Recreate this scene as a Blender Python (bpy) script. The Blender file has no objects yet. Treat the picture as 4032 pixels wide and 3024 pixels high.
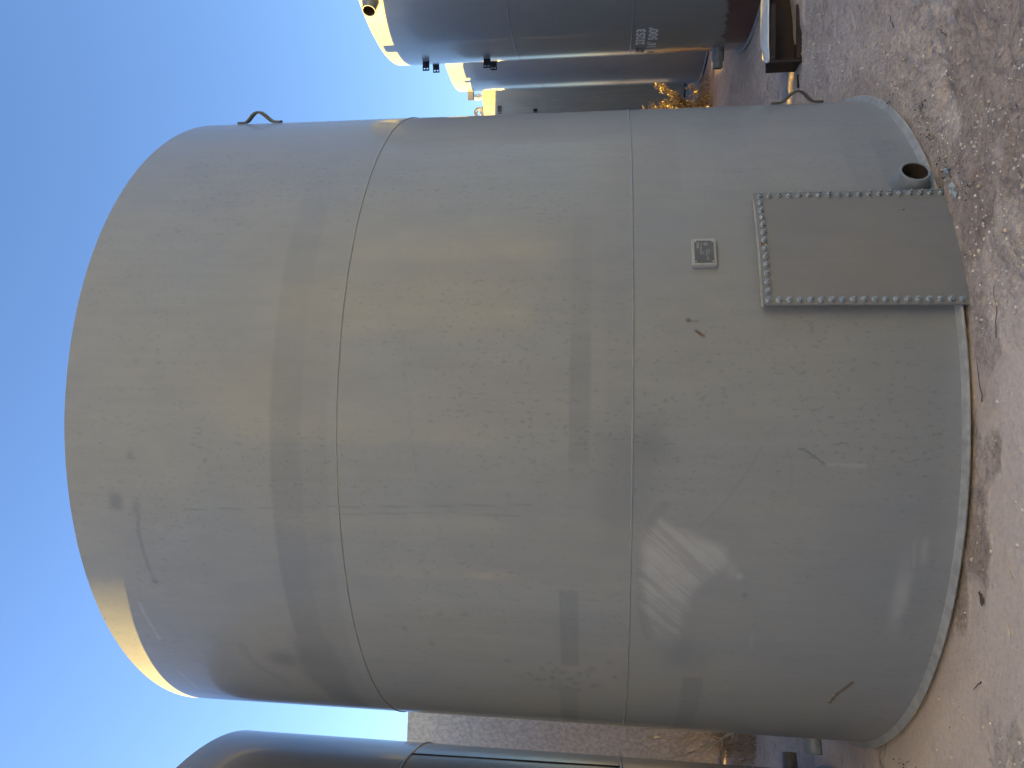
import bpy, bmesh, math, random
import numpy as np
from mathutils import Vector, Matrix

# ------------------------------------------------------------------ camera, sky, sun, exposure
scene = bpy.context.scene
COL = scene.collection
R = math.radians
EYE, PITCH, ROLL = 1.7474, 0.1257, 0.0090
SUN_AZ, SUN_EL = 67.5, 7.7            # degrees left of +Y, and above the horizon

cam_d = bpy.data.cameras.new('camera')
cam_d.sensor_width = 36.0
cam_d.lens = 26.0
cam_d.clip_start = 0.05
cam_d.clip_end = 3000
cam = bpy.data.objects.new('camera', cam_d)
COL.objects.link(cam)
fw = Vector((0, math.cos(PITCH), math.sin(PITCH)))
up = Vector((0, -math.sin(PITCH), math.cos(PITCH)))
rt = Vector((1, 0, 0))
ex = rt * math.sin(ROLL) - up * math.cos(ROLL)      # phone held on its side: picture right is world down
ey = rt * math.cos(ROLL) + up * math.sin(ROLL)
M = Matrix((ex, ey, -fw)).transposed().to_4x4()
M.translation = Vector((0, 0, EYE))
cam.matrix_world = M
scene.camera = cam

world = bpy.data.worlds.new('World')
scene.world = world
world.use_nodes = True
wn = world.node_tree
for n in list(wn.nodes):
    wn.nodes.remove(n)
sky = wn.nodes.new('ShaderNodeTexSky')
sky.sky_type = 'NISHITA'
sky.sun_disc = False
sky.sun_elevation = R(SUN_EL)
sky.sun_rotation = R(-SUN_AZ)
sky.altitude = 900
sky.air_density = 1.0
sky.dust_density = 0.6
sky.ozone_density = 3.0
bg = wn.nodes.new('ShaderNodeBackground')
bg.inputs['Strength'].default_value = 0.092
wo = wn.nodes.new('ShaderNodeOutputWorld')
tint = wn.nodes.new('ShaderNodeMix')          # dusty desert air: a touch less green in the blue
tint.data_type = 'RGBA'; tint.blend_type = 'MULTIPLY'
tint.inputs['Factor'].default_value = 1.0
tint.inputs['B'].default_value = (1.04, 0.94, 1.0, 1)
wn.links.new(sky.outputs[0], tint.inputs['A'])
wn.links.new(tint.outputs['Result'], bg.inputs['Color'])
wn.links.new(bg.outputs[0], wo.inputs['Surface'])

sd = bpy.data.lights.new('sun', 'SUN')
sd.energy = 5.0
sd.angle = R(0.53)
sd.color = (1.0, 0.67, 0.12)
so = bpy.data.objects.new('sun', sd)
COL.objects.link(so)
S = Vector((-math.sin(R(SUN_AZ)) * math.cos(R(SUN_EL)), math.cos(R(SUN_AZ)) * math.cos(R(SUN_EL)), math.sin(R(SUN_EL))))
so.rotation_euler = S.to_track_quat('Z', 'Y').to_euler()
so.location = (-20, 10, 20)

scene.view_settings.view_transform = 'Standard'
scene.view_settings.look = 'None'
scene.view_settings.gamma = 1.0
scene.view_settings.use_curve_mapping = False
scene.view_settings.exposure = 2.45

rng = np.random.default_rng(7)
random.seed(7)

# ------------------------------------------------------------------ noise and mesh helpers
def vnoise(x, y, seed=0):
    x = np.asarray(x, float); y = np.asarray(y, float)
    xi = np.floor(x).astype(np.int64); yi = np.floor(y).astype(np.int64)
    fx = x - xi; fy = y - yi
    fx = fx * fx * (3 - 2 * fx); fy = fy * fy * (3 - 2 * fy)
    def h(a, b):
        n = (a * 374761393 + b * 668265263 + seed * 974634777) & 0xFFFFFFFF
        n = ((n ^ (n >> 13)) * 1274126177) & 0xFFFFFFFF
        n = n ^ (n >> 16)
        return (n & 0xFFFF) / 65535.0
    a = h(xi, yi); b = h(xi + 1, yi); c = h(xi, yi + 1); d = h(xi + 1, yi + 1)
    return a * (1 - fx) * (1 - fy) + b * fx * (1 - fy) + c * (1 - fx) * fy + d * fx * fy

def fbm(x, y, seed=0, oct=4, gain=0.5):
    s = 0; a = 1; t = 0
    for i in range(oct):
        s = s + a * vnoise(x, y, seed + 17 * i); t += a
        x = x * 2.03 + 5.1; y = y * 2.03 + 9.7; a *= gain
    return s / t

def sstep(e0, e1, x):
    t = np.clip((x - e0) / (e1 - e0), 0, 1)
    return t * t * (3 - 2 * t)

def link(name, me, mat, parent=None, smooth=False, loc=None):
    o = bpy.data.objects.new(name, me)
    COL.objects.link(o)
    if mat is not None:
        if len(me.materials) == 0:
            me.materials.append(mat)
    if parent is not None:
        o.parent = parent
    if loc is not None:
        o.location = loc
    if smooth:
        me.polygons.foreach_set('use_smooth', [True] * len(me.polygons))
    return o

def grid_mesh(name, P, closed=False):
    """P: (ny, nx, 3) vertex grid -> quad mesh"""
    ny, nx = P.shape[:2]
    me = bpy.data.meshes.new(name)
    idx = np.arange(ny * nx).reshape(ny, nx)
    if closed:
        a = idx[:-1]; b = np.roll(idx, -1, 1)[:-1]; c = np.roll(idx, -1, 1)[1:]; d = idx[1:]
    else:
        a = idx[:-1, :-1]; b = idx[:-1, 1:]; c = idx[1:, 1:]; d = idx[1:, :-1]
    F = np.stack([a, b, c, d], -1).reshape(-1, 4)
    me.vertices.add(ny * nx)
    me.vertices.foreach_set('co', P.reshape(-1).astype(np.float32))
    me.loops.add(F.size)
    me.loops.foreach_set('vertex_index', F.reshape(-1).astype(np.int32))
    me.polygons.add(len(F))
    me.polygons.foreach_set('loop_start', np.arange(0, F.size, 4, dtype=np.int32))
    me.polygons.foreach_set('use_smooth', np.ones(len(F), dtype=bool))
    me.update(calc_edges=True)
    return me

def attr(me, name, A):
    at = me.attributes.new(name, 'FLOAT', 'POINT')
    at.data.foreach_set('value', np.asarray(A, np.float32).reshape(-1))

def py_mesh(name, V, F):
    me = bpy.data.meshes.new(name)
    me.from_pydata([tuple(v) for v in V], [], [tuple(f) for f in F])
    me.update()
    return me

def bm_mesh(name, bm):
    bmesh.ops.recalc_face_normals(bm, faces=bm.faces)
    me = bpy.data.meshes.new(name)
    bm.to_mesh(me); bm.free()
    return me

def bm_box(bm, cx, cy, cz, sx, sy, sz, mat=None, bevel=0):
    r = bmesh.ops.create_cube(bm, size=1)
    vs = r['verts']
    for v in vs:
        v.co = Vector((cx + v.co.x * sx, cy + v.co.y * sy, cz + v.co.z * sz))
    if bevel:
        es = list({e for v in vs for e in v.link_edges})
        r2 = bmesh.ops.bevel(bm, geom=es, offset=bevel, segments=2, affect='EDGES')
        vs = list({v for f in r2['faces'] for v in f.verts} | {v for v in vs if v.is_valid})
    if mat is not None:
        for v in vs:
            v.co = mat @ v.co
    return vs

def lathe_mesh(name, prof, n=48, mat=None):
    """prof: list of (r, z). closed in angle"""
    t = np.linspace(0, 2 * np.pi, n, endpoint=False)
    P = np.zeros((len(prof), n, 3))
    for i, (r, z) in enumerate(prof):
        P[i, :, 0] = r * np.cos(t); P[i, :, 1] = r * np.sin(t); P[i, :, 2] = z
    if mat is not None:
        A = np.array(mat)
        P = P @ A[:3, :3].T + A[:3, 3]
    return grid_mesh(name, P, closed=True)

def tube_pts(V, F, pts, rad, n=5):
    """append a tapered tube along pts to V, F"""
    pts = [np.asarray(p, float) for p in pts]
    base = len(V)
    for i, p in enumerate(pts):
        d = pts[min(i + 1, len(pts) - 1)] - pts[max(i - 1, 0)]
        d = d / (np.linalg.norm(d) + 1e-9)
        a = np.cross(d, [0.31, 0.2, 0.93]); a /= np.linalg.norm(a) + 1e-9
        b = np.cross(d, a)
        r = rad[i] if hasattr(rad, '__len__') else rad
        for k in range(n):
            t = 2 * math.pi * k / n
            V.append(p + r * (a * math.cos(t) + b * math.sin(t)))
    for i in range(len(pts) - 1):
        for k in range(n):
            F.append((base + i * n + k, base + i * n + (k + 1) % n, base + (i + 1) * n + (k + 1) % n, base + (i + 1) * n + k))
    F.append(tuple(base + k for k in range(n))[::-1])
    F.append(tuple(base + (len(pts) - 1) * n + k for k in range(n)))

def tag(o, label=None, cat=None, group=None, kind=None):
    if label: o['label'] = label
    if cat: o['category'] = cat
    if group: o['group'] = group
    if kind: o['kind'] = kind
    return o

def empty(name, loc):
    o = bpy.data.objects.new(name, None)
    o.empty_display_size = 0.3
    COL.objects.link(o)
    o.location = loc
    return o

# ------------------------------------------------------------------ materials
def new_mat(name):
    m = bpy.data.materials.new(name)
    m.use_nodes = True
    nt = m.node_tree
    return m, nt, nt.nodes['Principled BSDF']

def N(nt, t, **kw):
    n = nt.nodes.new(t)
    for k, v in kw.items():
        setattr(n, k, v)
    return n

def noise(nt, vec, scale, detail=4, rough=0.55, sc=None):
    if sc is not None:
        mp = N(nt, 'ShaderNodeMapping'); mp.inputs['Scale'].default_value = sc
        nt.links.new(vec, mp.inputs['Vector']); vec = mp.outputs[0]
    n = N(nt, 'ShaderNodeTexNoise')
    n.inputs['Scale'].default_value = scale; n.inputs['Detail'].default_value = detail; n.inputs['Roughness'].default_value = rough
    nt.links.new(vec, n.inputs['Vector'])
    return n.outputs['Fac']

def ramp(nt, fac, stops):
    r = N(nt, 'ShaderNodeValToRGB')
    cr = r.color_ramp
    while len(cr.elements) < len(stops):
        cr.elements.new(0.5)
    for e, (p, c) in zip(cr.elements, stops):
        e.position = p; e.color = (*c, 1) if len(c) == 3 else c
    nt.links.new(fac, r.inputs['Fac'])
    return r.outputs['Color']

def mix(nt, fac, a, b, mode='MIX'):
    n = N(nt, 'ShaderNodeMix', data_type='RGBA', blend_type=mode)
    def put(sock, v):
        if isinstance(v, (tuple, list)): sock.default_value = (*v, 1) if len(v) == 3 else v
        elif isinstance(v, (int, float)): sock.default_value = v
        else: nt.links.new(v, sock)
    put(n.inputs['Factor'], fac); put(n.inputs['A'], a); put(n.inputs['B'], b)
    return n.outputs['Result']

def math_(nt, op, a, b=None):
    n = N(nt, 'ShaderNodeMath', operation=op)
    for i, v in enumerate((a, b)):
        if v is None: continue
        if isinstance(v, (int, float)): n.inputs[i].default_value = v
        else: nt.links.new(v, n.inputs[i])
    return n.outputs[0]

def maprange(nt, v, a, b, c=0.0, d=1.0):
    n = N(nt, 'ShaderNodeMapRange'); n.clamp = True
    nt.links.new(v, n.inputs['Value'])
    n.inputs['From Min'].default_value = a; n.inputs['From Max'].default_value = b
    n.inputs['To Min'].default_value = c; n.inputs['To Max'].default_value = d
    return n.outputs[0]

def get_attr(nt, name):
    return N(nt, 'ShaderNodeAttribute', attribute_name=name).outputs['Fac']

def paint(name, base, rough=0.33, streak=0.10, speck=0.5, mottle=0.0, bump=0.02, spec=0.5, coat=0.8):
    m, nt, p = new_mat(name)
    L = nt.links
    tc = N(nt, 'ShaderNodeTexCoord').outputs['Object']
    st = noise(nt, tc, 1.0, 5, 0.6, sc=(26, 26, 1.6))
    big = noise(nt, tc, 1.0, 3, 0.5, sc=(1.1, 1.1, 0.8))
    med = noise(nt, tc, 1.0, 4, 0.6, sc=(7, 7, 3.5))
    c = mix(nt, 1.0, base, ramp(nt, st, [(0.25, (1 - streak,) * 3), (0.75, (1 + streak * 0.6,) * 3)]), 'MULTIPLY')
    c = mix(nt, 1.0, c, ramp(nt, big, [(0.3, (0.93, 0.95, 1.0)), (0.7, (1.04, 1.0, 0.94))]), 'MULTIPLY')
    c = mix(nt, 1.0, c, ramp(nt, med, [(0.3, (0.95, 0.95, 0.96)), (0.7, (1.03, 1.03, 1.02))]), 'MULTIPLY')
    # small dark specks of dried splash
    sp = noise(nt, tc, 1.0, 2, 0.5, sc=(52, 52, 30))
    spm = noise(nt, tc, 1.0, 2, 0.5, sc=(1.4, 1.4, 1.2))
    f = math_(nt, 'MULTIPLY', maprange(nt, sp, 0.59, 0.70), maprange(nt, spm, 0.38, 0.6, 0.15, 1.0))
    c = mix(nt, math_(nt, 'MULTIPLY', f, speck), c, mix(nt, 1.0, c, (0.74, 0.76, 0.78), 'MULTIPLY'))
    if mottle:
        mo = noise(nt, tc, 1.0, 5, 0.65, sc=(22, 22, 16))
        c = mix(nt, mottle, c, mix(nt, 1.0, c, ramp(nt, mo, [(0.38, (0.70, 0.69, 0.70)), (0.50, (0.93, 0.93, 0.93)), (0.62, (1.12, 1.11, 1.10))]), 'MULTIPLY'))
    d = get_attr(nt, 'grime'); li = get_attr(nt, 'smear'); ru = get_attr(nt, 'rust'); pr = get_attr(nt, 'primer')
    c = mix(nt, d, c, mix(nt, 1.0, c, (0.55, 0.58, 0.66), 'MULTIPLY'))
    c = mix(nt, li, c, (0.41, 0.415, 0.445))
    c = mix(nt, ru, c, (0.085, 0.05, 0.022))
    c = mix(nt, pr, c, (0.105, 0.042, 0.032))
    L.new(c, p.inputs['Base Color'])
    rr = math_(nt, 'ADD', rough, maprange(nt, med, 0.3, 0.7, -0.02, 0.03))
    rr = math_(nt, 'ADD', rr, math_(nt, 'MULTIPLY', li, 0.2))
    L.new(rr, p.inputs['Roughness'])
    p.inputs['Specular IOR Level'].default_value = spec
    p.inputs['Coat Weight'].default_value = coat
    p.inputs['Coat Roughness'].default_value = 0.12
    p.inputs['Coat IOR'].default_value = 1.2
    b = N(nt, 'ShaderNodeBump'); b.inputs['Strength'].default_value = 0.25; b.inputs['Distance'].default_value = bump * 0.05
    L.new(noise(nt, tc, 1.0, 4, 0.6, sc=(60, 60, 25)), b.inputs['Height'])
    L.new(b.outputs[0], p.inputs['Normal'])
    return m

def plain(name, col, rough=0.5, metal=0.0, var=0.25, scale=20, bump=0.0):
    m, nt, p = new_mat(name)
    tc = N(nt, 'ShaderNodeTexCoord').outputs['Object']
    n = noise(nt, tc, scale, 5, 0.6)
    c = mix(nt, 1.0, col, ramp(nt, n, [(0.3, (1 - var,) * 3), (0.7, (1 + var,) * 3)]), 'MULTIPLY')
    nt.links.new(c, p.inputs['Base Color'])
    nt.links.new(maprange(nt, n, 0.3, 0.7, rough - 0.08, rough + 0.08), p.inputs['Roughness'])
    p.inputs['Metallic'].default_value = metal
    if bump:
        b = N(nt, 'ShaderNodeBump'); b.inputs['Strength'].default_value = 0.6; b.inputs['Distance'].default_value = bump
        nt.links.new(noise(nt, tc, scale * 2, 5, 0.65), b.inputs['Height']); nt.links.new(b.outputs[0], p.inputs['Normal'])
    return m

M_PAINT = paint('weathered_grey_paint', (0.240, 0.254, 0.280), rough=0.5, speck=0.65, bump=0.012, streak=0.04, spec=0.15, coat=0.4)
M_PAINT2 = paint('grey_tank_paint', (0.25, 0.26, 0.26), rough=0.38, speck=0.15, bump=0.006, streak=0.04, spec=0.3)
M_PAINT3 = paint('dark_grey_tank_paint', (0.20, 0.19, 0.185), rough=0.36, speck=0.1, streak=0.05, spec=0.3, bump=0.006, coat=0.4)
M_MOTTLE = paint('mottled_grey_paint', (0.64, 0.58, 0.50), rough=0.75, mottle=0.8, streak=0.05, spec=0.2, coat=0.0)
M_PALETANK = paint('pale_tank_paint', (0.66, 0.73, 0.84), rough=0.5, streak=0.12, speck=0.1)  # pale and bluish so the added row bounces less orange light
M_TAN = paint('tan_tank_paint', (0.58, 0.50, 0.37), rough=0.5, streak=0.12, speck=0.1)
M_TRIM = plain('grey_trim_paint', (0.22, 0.24, 0.262), 0.42, var=0.12, scale=12)
M_FLANGE = plain('dusty_flange_paint', (0.33, 0.325, 0.32), 0.6, var=0.22, scale=14)
M_STRAP = plain('handle_paint', (0.095, 0.088, 0.078), 0.5, var=0.15, scale=25)
M_ZINC = plain('zinc_bolts', (0.46, 0.50, 0.52), 0.30, 0.9, 0.15, 60)
M_BLACK = plain('black_gasket_and_gap', (0.015, 0.015, 0.016), 0.6, var=0.2)
M_RUST = plain('dark_rust', (0.032, 0.018, 0.014), 0.75, var=0.45, scale=18, bump=0.003)
M_RUSTPIPE = plain('rusty_pipe_bore', (0.05, 0.03, 0.02), 0.85, var=0.4, scale=30)
M_GALV = plain('galvanised_sheet', (0.74, 0.74, 0.72), 0.32, 0.25, 0.12, 9)
M_WHITE = plain('white_stencil_paint', (0.78, 0.78, 0.76), 0.6, var=0.1, scale=40)
M_DSTENCIL = plain('black_stencil_paint', (0.03, 0.03, 0.04), 0.5, var=0.3, scale=30)
M_PLATE = plain('dark_nameplate_metal', (0.12, 0.13, 0.145), 0.38, 0.5, 0.15, 30)
M_ETCH = plain('etched_lettering', (0.36, 0.37, 0.38), 0.5, 0.2, 0.15, 200)
M_STRAW = plain('dry_straw_stem', (0.66, 0.55, 0.38), 0.8, var=0.3, scale=8)
M_STRAWD = plain('brown_dry_grass', (0.40, 0.30, 0.19), 0.85, var=0.35, scale=5)
M_GOLD = plain('dry_golden_foliage', (0.66, 0.52, 0.30), 0.8, var=0.3, scale=7)
M_BARK = plain('brown_stem', (0.08, 0.05, 0.03), 0.85, var=0.3, scale=20)
M_GREEN = plain('small_green_leaf', (0.05, 0.075, 0.05), 0.7, var=0.35, scale=40)
M_SCRAP = plain('pale_blue_plastic', (0.33, 0.39, 0.44), 0.5, var=0.2, scale=30)
M_STONE = plain('pale_pebble', (0.6, 0.52, 0.47), 0.9, var=0.45, scale=6)
M_STICK = plain('grey_twig', (0.10, 0.07, 0.055), 0.85, var=0.3, scale=30)
M_CAP = plain('white_vent_cap', (0.75, 0.75, 0.73), 0.45, var=0.06)

def ground_mat():
    m, nt, p = new_mat('pink_sandy_dirt')
    L = nt.links
    tc = N(nt, 'ShaderNodeTexCoord').outputs['Object']
    n1 = noise(nt, tc, 0.9, 6, 0.62)
    n2 = noise(nt, tc, 6.5, 6, 0.68)
    n3 = noise(nt, tc, 38, 5, 0.75)
    c = ramp(nt, n1, [(0.34, (0.58, 0.465, 0.385)), (0.52, (0.67, 0.54, 0.45)), (0.7, (0.72, 0.585, 0.485))])
    c = mix(nt, 1.0, c, ramp(nt, n2, [(0.30, (0.70, 0.67, 0.66)), (0.44, (0.97, 0.97, 0.97)), (0.72, (1.12, 1.12, 1.12))]), 'MULTIPLY')
    c = mix(nt, 1.0, c, ramp(nt, n3, [(0.32, (0.62, 0.59, 0.57)), (0.5, (0.98, 0.98, 0.98)), (0.7, (1.2, 1.2, 1.2))]), 'MULTIPLY')
    sand = get_attr(nt, 'sand')
    c = mix(nt, math_(nt, 'MULTIPLY', sand, 0.75), c, mix(nt, 1.0, (0.75, 0.605, 0.505), ramp(nt, n3, [(0.3, (0.92,) * 3), (0.7, (1.06,) * 3)]), 'MULTIPLY'))
    dark_fac = get_attr(nt, 'crust_dark')
    c = mix(nt, dark_fac, c, mix(nt, 1.0, c, (0.70, 0.67, 0.65), 'MULTIPLY'))
    L.new(c, p.inputs['Base Color'])
    p.inputs['Roughness'].default_value = 0.95
    p.inputs['Specular IOR Level'].default_value = 0.15
    b = N(nt, 'ShaderNodeBump'); b.inputs['Strength'].default_value = 1.0; b.inputs['Distance'].default_value = 0.02
    h = math_(nt, 'ADD', n2, math_(nt, 'MULTIPLY', n3, 0.8))
    h = math_(nt, 'MULTIPLY', h, maprange(nt, sand, 0.0, 1.0, 1.0, 0.35))
    L.new(h, b.inputs['Height'])
    L.new(b.outputs[0], p.inputs['Normal'])
    return m
M_GROUND = ground_mat()

# ------------------------------------------------------------------ ground
TN = (-0.2335, 6.2025)
def gz(x, y):
    x = np.asarray(x, float); y = np.asarray(y, float)
    z = -0.024 + 0.055 * (fbm(x * 0.55, y * 0.55, 3, 3) - 0.5)
    rough = sstep(0.35, 0.65, fbm(x * 0.8 + 3, y * 0.8, 11, 3))
    sandy = sandmask(x, y)
    amp = (0.25 + 0.75 * rough) * (1 - 0.85 * sandy) * (1 - 0.65 * sstep(6.3, 7.2, y))
    z = z + amp * 0.065 * (fbm(x * 4.6, y * 4.6, 5, 4, 0.62) - 0.5)
    r = np.abs(fbm(x * 2.2 + 8, y * 2.2, 31, 3) - 0.5)
    z = z - amp * 0.020 * (1 - sstep(0.0, 0.035, r))
    z = z + amp * 0.042 * (fbm(x * 13, y * 13, 9, 3, 0.7) - 0.5) + amp * 0.014 * (vnoise(x * 47, y * 47, 19) - 0.5)
    pit = sstep(0.66, 0.80, fbm(x * 8.5 + 2, y * 8.5, 23, 3))
    z = z - amp * 0.022 * pit
    z = z - (1 - 0.8 * sandy) * 0.010 * (1 - sstep(0.0, 0.016, np.abs(fbm(x * 3.1 + 4, y * 3.1, 37, 3) - 0.5))) * sstep(0.45, 0.6, vnoise(x * 1.6, y * 1.6, 88))
    rr = np.hypot(x - TN[0], y - TN[1])
    near = 1 - sstep(2.40, 2.85, rr)
    z = z * (1 - 0.65 * near) - 0.014 * near
    right = sstep(0.2, 1.4, x) * (1 - sstep(2.45, 2.9, rr)) * (y < 6)      # soil banked up by the cleanout
    z = z + 0.02 * right
    return z

def sandmask(x, y):
    s = (1 - sstep(0.05, 0.55, x + 0.5 * (fbm(x * 1.3, y * 1.3, 21, 3) - 0.5))) * (y < 6.5)
    e = fbm(x * 1.9, y * 3.2, 25, 4)
    return s * (1 - sstep(0.50, 0.60, e - 0.10 * sstep(3.75, 3.45, y)))

def axis(a, b, step, far):
    core = np.arange(a, b + 1e-6, step)
    def out(d):
        v = []; s = step; p = 0
        while p < far:
            s *= 1.22; p += s; v.append(p)
        return np.array(v)
    o = out(1)
    return np.concatenate([(a - o)[::-1], core, b + o])
gx = axis(-3.0, 5.2, 0.016, 900)
gy = axis(3.0, 8.6, 0.016, 1200)
GX, GY = np.meshgrid(gx, gy)
GZ = gz(GX, GY)
far = sstep(30, 120, np.hypot(GX, GY - 6))
GZ = GZ * (1 - far) - 0.05 * far
me = grid_mesh('ground', np.stack([GX, GY, GZ], -1))
attr(me, 'sand', sandmask(GX, GY))
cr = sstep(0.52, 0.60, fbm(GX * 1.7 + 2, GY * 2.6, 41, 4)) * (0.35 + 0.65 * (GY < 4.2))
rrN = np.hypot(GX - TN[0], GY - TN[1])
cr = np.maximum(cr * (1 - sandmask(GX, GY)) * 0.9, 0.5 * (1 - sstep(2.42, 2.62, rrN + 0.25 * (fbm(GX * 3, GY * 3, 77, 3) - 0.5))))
cr = np.maximum(cr, 0.75 * np.exp(-(((GX + 4.2) / 2.2) ** 2 + ((GY - 10.0) / 2.0) ** 2)) * (GY > 8.0))  # ground also darker around the left-hand gap
attr(me, 'crust_dark', cr)
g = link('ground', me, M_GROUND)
tag(g, kind='structure')

# ------------------------------------------------------------------ tanks
def cyl_pt(r, th, z):
    t = R(th)
    return Vector((r * math.sin(t), -r * math.cos(t), z))
def cyl_frame(th):
    """columns: tangential (to the right seen from outside), radial outward, up"""
    t = R(th)
    return Vector((math.cos(t), math.sin(t), 0)), Vector((math.sin(t), -math.cos(t), 0)), Vector((0, 0, 1))
def cyl_mat(r, th, z):
    a, b, c = cyl_frame(th)
    Mx = Matrix((a, -b, c)).transposed().to_4x4()     # local x right, local -y outward, z up
    Mx.translation = cyl_pt(r, th, z)
    return Mx

def shell(root, rad, z0, z1, mat, fine=None, step=0.01, marks=None, seed=0, dent=0.0015):
    if fine:
        a, b = fine
        dth = math.degrees(step / rad)
        f = np.linspace(a, b, int((b - a) / dth) + 1)
        rest = np.linspace(b, a + 360, int((360 - (b - a)) / 2.0) + 1)[1:-1]
        th = np.concatenate([f, rest])
        zz = np.linspace(z0, z1, int((z1 - z0) / step) + 1)
    else:
        th = np.linspace(-180, 180, 181)[:-1]
        zz = np.linspace(z0, z1, 41)
    TH, ZZ = np.meshgrid(th, zz)
    t = np.radians(TH)
    wob = np.cos(t) * 1.7; wob2 = np.sin(t) * 1.7
    D = dent * 2 * (fbm(wob * 1.3 + wob2 * 2.1 + seed, ZZ * 1.6 + wob2, seed + 3, 2) - 0.5)
    D = D * sstep(z1, z1 - 0.25, ZZ)
    rr = rad + D
    P = np.stack([rr * np.sin(t), -rr * np.cos(t), ZZ], -1)
    # cylinder is closed in angle; grid columns follow th
    me = grid_mesh('shell', P, closed=True)
    if marks:
        for k, A in marks(TH, ZZ, rad).items():
            attr(me, k, A)
    return link('shell', me, mat, root)

def ring_bead(root, rad, z, w, h, mat, name='weld_seam', wav=0.0015, seed=0):
    n = 360
    t = np.linspace(0, 2 * np.pi, n, endpoint=False)
    prof = [(-0.001, -w), (h * 0.7, -w * 0.55), (h, 0), (h * 0.7, w * 0.55), (-0.001, w)]
    P = np.zeros((len(prof), n, 3))
    dz = wav * (vnoise(t * 25, t * 0, seed) - 0.5) * 2
    for i, (a, b) in enumerate(prof):
        P[i, :, 0] = (rad + a) * np.sin(t); P[i, :, 1] = -(rad + a) * np.cos(t); P[i, :, 2] = z + b + dz
    return link(name, grid_mesh(name, P, closed=True), mat, root)

def roof(root, rad, z, mat, rise=0.12):
    prof = [(rad - 0.012, z - 0.004), (rad - 0.001, z - 0.003), (rad - 0.003, z + 0.003), (rad * 0.5, z + rise * 0.55), (0.01, z + rise)]
    n = 180
    t = np.linspace(0, 2 * np.pi, n, endpoint=False)
    P = np.zeros((len(prof), n, 3))
    jag = 0.003 * (vnoise(t * 40, t * 0, 5) - 0.5)
    for i, (r, zz) in enumerate(prof):
        P[i, :, 0] = r * np.sin(t); P[i, :, 1] = -r * np.cos(t); P[i, :, 2] = zz + (jag if i in (1, 2) else 0)
    return link('roof', grid_mesh('roof', P, closed=True), mat, root)

def flange(root, rad, mat, out=0.05, h=0.014, z=0.0, name='bottom_flange'):
    prof = [(rad - 0.05, z), (rad + out, z), (rad + out + 0.002, z + h * 0.5), (rad + out, z + h), (rad + 0.012, z + h + 0.001), (rad + 0.004, z + h + 0.012), (rad - 0.01, z + h + 0.012)]
    n = 240
    t = np.linspace(0, 2 * np.pi, n, endpoint=False)
    P = np.zeros((len(prof), n, 3))
    wob = 0.004 * (fbm(t * 9, t * 0 + 2, 5, 3) - 0.5)
    for i, (r, zz) in enumerate(prof):
        P[i, :, 0] = r * np.sin(t); P[i, :, 1] = -r * np.cos(t); P[i, :, 2] = zz + wob
    return link(name, grid_mesh(name, P, closed=True), mat, root)

def nozzle(root, rad, th, z, r0, r1, length, mat, neck=0.55, name='nozzle'):
    """stub pipe standing out of the shell, wider at its weld"""
    a, b, c = cyl_frame(th)
    Mx = Matrix((a, c, b)).transposed().to_4x4()   # local z = outward
    Mx.translation = cyl_pt(rad, th, z)
    prof = [(r0 + 0.012, -0.02), (r0, 0.008), (r0 * 0.98, length * 0.25), (r1 * 1.02, length * neck), (r1, length * 0.97), (r1 - 0.004, length),
            (r1 * 0.84, length), (r1 * 0.82, length * 0.95)]
    o = link(name, lathe_mesh(name, prof, 40, Mx), mat, root)
    bore = lathe_mesh('bore', [(r1 * 0.822, length * 0.955), (r1 * 0.80, length * 0.2), (r1 * 0.8, -0.06), (0.001, -0.07)], 40, Mx)
    link('bore', bore, M_RUSTPIPE, o)
    return o

def lift_handle(root, rad, th, z, mat, name='lifting_handle'):
    pts = [(-.170, .010), (-.115, .011), (-.095, .018), (-.072, .036), (-.045, .062), (-.020, .079), (0.004, .083), (.026, .077), (.050, .060), (.075, .036), (.095, .018), (.115, .011), (.170, .010)]
    w, t = 0.05, 0.016
    V, F = [], []
    a, b, c = cyl_frame(th)
    o0 = cyl_pt(rad, th, z)
    for i, (zz, rr) in enumerate(pts):
        p0 = pts[max(i - 1, 0)]; p1 = pts[min(i + 1, len(pts) - 1)]
        d = Vector((p1[0] - p0[0], p1[1] - p0[1])).normalized()
        nrm = Vector((-d.y, d.x))
        for sgn in (1, -1):
            q = Vector((zz, rr)) + nrm * sgn * t / 2
            for s2 in (-1, 1):
                V.append(o0 + a * (s2 * w / 2) + b * q.y - c * q.x * -1)
    n = len(pts)
    for i in range(n - 1):
        k = i * 4; m = k + 4
        F += [(k, k + 1, m + 1, m), (k + 2, m + 2, m + 3, k + 3), (k, m, m + 2, k + 2), (k + 1, k + 3, m + 3, m + 1)]
    F += [(0, 2, 3, 1), (4 * n - 4, 4 * n - 3, 4 * n - 1, 4 * n - 2)]
    bm = bmesh.new()
    vs = [bm.verts.new(v) for v in V]
    for f in F: bm.faces.new([vs[i] for i in f])
    bmesh.ops.recalc_face_normals(bm, faces=bm.faces)
    bmesh.ops.bevel(bm, geom=[e for e in bm.edges if e.calc_face_angle(0) > 1.0], offset=0.002, segments=1, affect='EDGES')
    return link(name, bm_mesh(name, bm), mat, root)

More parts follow.
